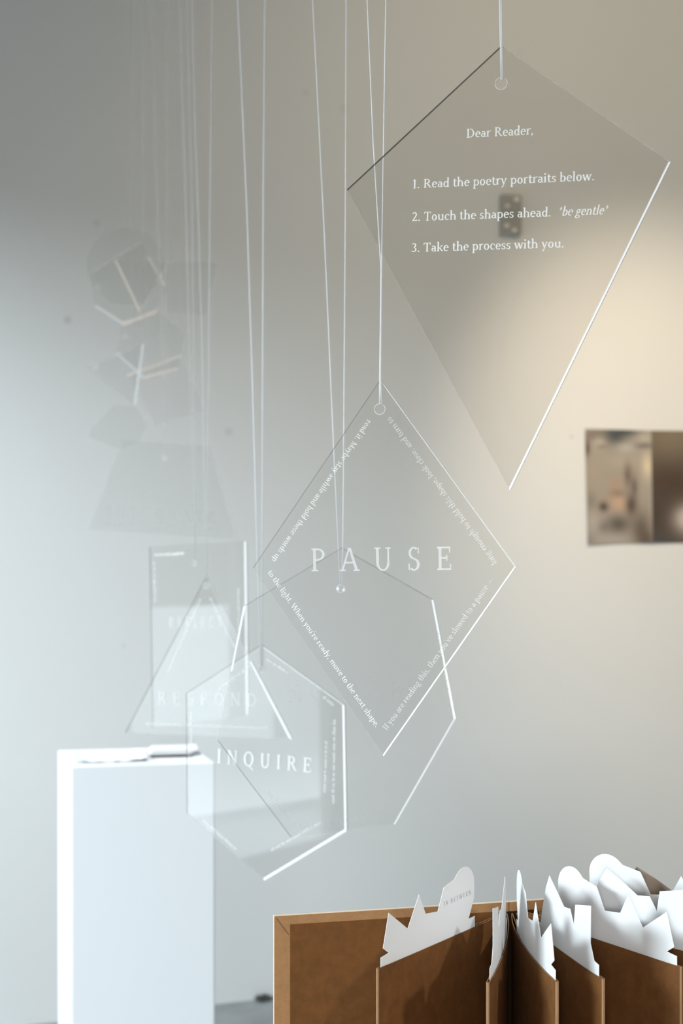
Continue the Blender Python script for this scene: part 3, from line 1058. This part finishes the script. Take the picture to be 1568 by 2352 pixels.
class Page:
    def __init__(self, x0, y0, fx=None, fy=None, d=None, length=.23, bulge=0.0):
        self.s = Vector((x0, y0, 0))
        if d:
            dd = Vector((d[0], d[1], 0)).normalized()
            self.L = length
        else:
            z = H * F / (fy - HY)
            e = Vector(((fx - CX) / F * z, z, 0)) - self.s
            self.L = e.length
            dd = e.normalized()
        self.d = dd
        n = Vector((-dd.y, dd.x, 0))
        if n.dot(-self.s) < 0:
            n = -n
        self.n = n            # side facing the camera
        self.b = bulge

    def at(self, s, off=0.0):
        t = s / self.L
        q = self.s + self.d * s + self.n * off
        q = q + Vector((1, 0, 0)) * (self.b * 4 * t * (1 - t)) if t <= 1 else q
        return q


PAGES = {
    'A': (Page(.172, 1.510, 867, 2223.5, bulge=.001), T1),
    'B': (Page(.175, 1.509, 1120, 2256, bulge=.006), T2),
    'C': (Page(.181, 1.509, 1279, 2254, bulge=-.008), T1),
    'D': (Page(.186, 1.510, 1385, 2248, bulge=-.004), T2),
    'E': (Page(.190, 1.511, 1563, 2220, bulge=-.001), T1),
    'F': (Page(.197, 1.513, 1630, 2198), T2),
    'G': (Page(.2104, 1.525, d=(.80, -.60)), T1),
    'H': (Page(.2130, 1.531, d=(.88, -.475)), T2),
}
NS = 26
PTK = 0.0013
for k, (pg, prof) in PAGES.items():
    # a folded sheet: two leaves joined by a rounded fold at the fore edge, open at the top
    lp = []
    for i in range(NS + 1):
        s = pg.L * i / NS
        gap = 0.0004 + 0.0012 * min(1, s / .03)
        if i >= NS - 1:
            gap = .0012
        lp.append(pg.at(s, gap))
    tip = [pg.at(pg.L + .0011, .0006), pg.at(pg.L + .0011, -.0006)]
    rp = []
    for i in range(NS, -1, -1):
        s = pg.L * i / NS
        gap = 0.0004 + 0.0012 * min(1, s / .03)
        if i >= NS - 1:
            gap = .0012
        rp.append(pg.at(s, -gap))
    path = lp + tip + rp
    v, f, mi = [], [], []
    th = .0004
    n = len(path)
    for z in (BOOK_B, PZ):
        for i, q in enumerate(path):
            v.append(toB((q.x, q.y, z)))
    for i in range(n - 1):
        f.append((i, i + 1, n + i + 1, n + i))
        mi.append(1 if NS <= i <= NS + 2 else 0)
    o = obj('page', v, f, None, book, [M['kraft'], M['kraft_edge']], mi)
    fix_normals(o)
    md = o.modifiers.new('paper_thickness', 'SOLIDIFY')
    md.thickness = 0.0007
    md.offset = 0
    md.material_offset_rim = 1
    md.use_rim = True
    md.material_offset_rim = 1

CARD_LABEL = {
    'A': 'white cut card printed IN BETWEEN on its round head, in the leftmost brown pocket page',
    'B': 'white spiked cut card seen almost edge-on, in the second brown pocket page from the left',
    'C': 'narrow curved white cut card just right of the book spine, round head at its left',
    'D': 'curved white cut card with a sharp peak and a square tab, between two round-headed cards',
    'E': 'large white cut card with round head and small peak, in front at the right',
    'F': 'white cut card with a tall slanted peak, right behind the large round-headed front card',
    'G': 'greyish white cut card with the highest round head, at the back right of the fan',
    'H': 'beige cut card rearmost in the fan, only a sliver showing',
}
SEAT = {'G': .0055, 'H': -.0085}      # how deep each card sits in its pocket
for k, (pg, prof) in PAGES.items():
    sc = pg.L / .230
    bm = bmesh.new()
    vs = [bm.verts.new((s * sc, h, 0)) for s, h in prof]
    bm.faces.new(vs)
    for i in range(1, 30):
        x = pg.L * i / 30
        g = bm.verts[:] + bm.edges[:] + bm.faces[:]
        bmesh.ops.bisect_plane(bm, geom=g, plane_co=(x, 0, 0), plane_no=(1, 0, 0), dist=1e-6)
    bmesh.ops.triangulate(bm, faces=[q for q in bm.faces if len(q.verts) > 4])
    for q in bm.verts:
        r = pg.at(q.co.x)
        q.co = (r.x, r.y, PZ + q.co.y + SEAT.get(k, 0))
    bmesh.ops.recalc_face_normals(bm, faces=bm.faces)
    bmesh.ops.solidify(bm, geom=bm.faces[:], thickness=0.0004)
    base = pg.at(prof[0][0] * sc)
    me = bpy.data.meshes.new('cut_card')
    for q in bm.verts:
        q.co = q.co - Vector((base.x, base.y, PZ - .12))
    bm.to_mesh(me)
    bm.free()
    me.materials.append(M['tan_card' if k == 'H' else 'paper'])  # rearmost card is beige, the others white
    o = bpy.data.objects.new('cut_card', me)
    o.location = (base.x, base.y, PZ - .12)
    COL.objects.link(o)
    tag(o, CARD_LABEL[k], 'card', 'white cut cards standing in the book pockets')
    if k == 'A':
        # small printed caption on the round head
        s0, s1 = .1195 * sc, .0685 * sc
        pol2, wdt = text_polys('IN BETWEEN', .35)
        polys = [[(s0 + (s1 - s0) * a / wdt, .0335 + .0012 * a / wdt + b * .0044) for a, b in pgn] for pgn in pol2]
        if polys:
            v, f = [], []
            for pgn in polys:
                i0 = len(v)
                for a, b in pgn:
                    r = pg.at(a, .0007)
                    v.append((r.x - base.x, r.y - base.y, b + .12))
                f.append(tuple(range(i0, i0 + len(pgn))))
            obj('caption', v, f, M['ink'], o)
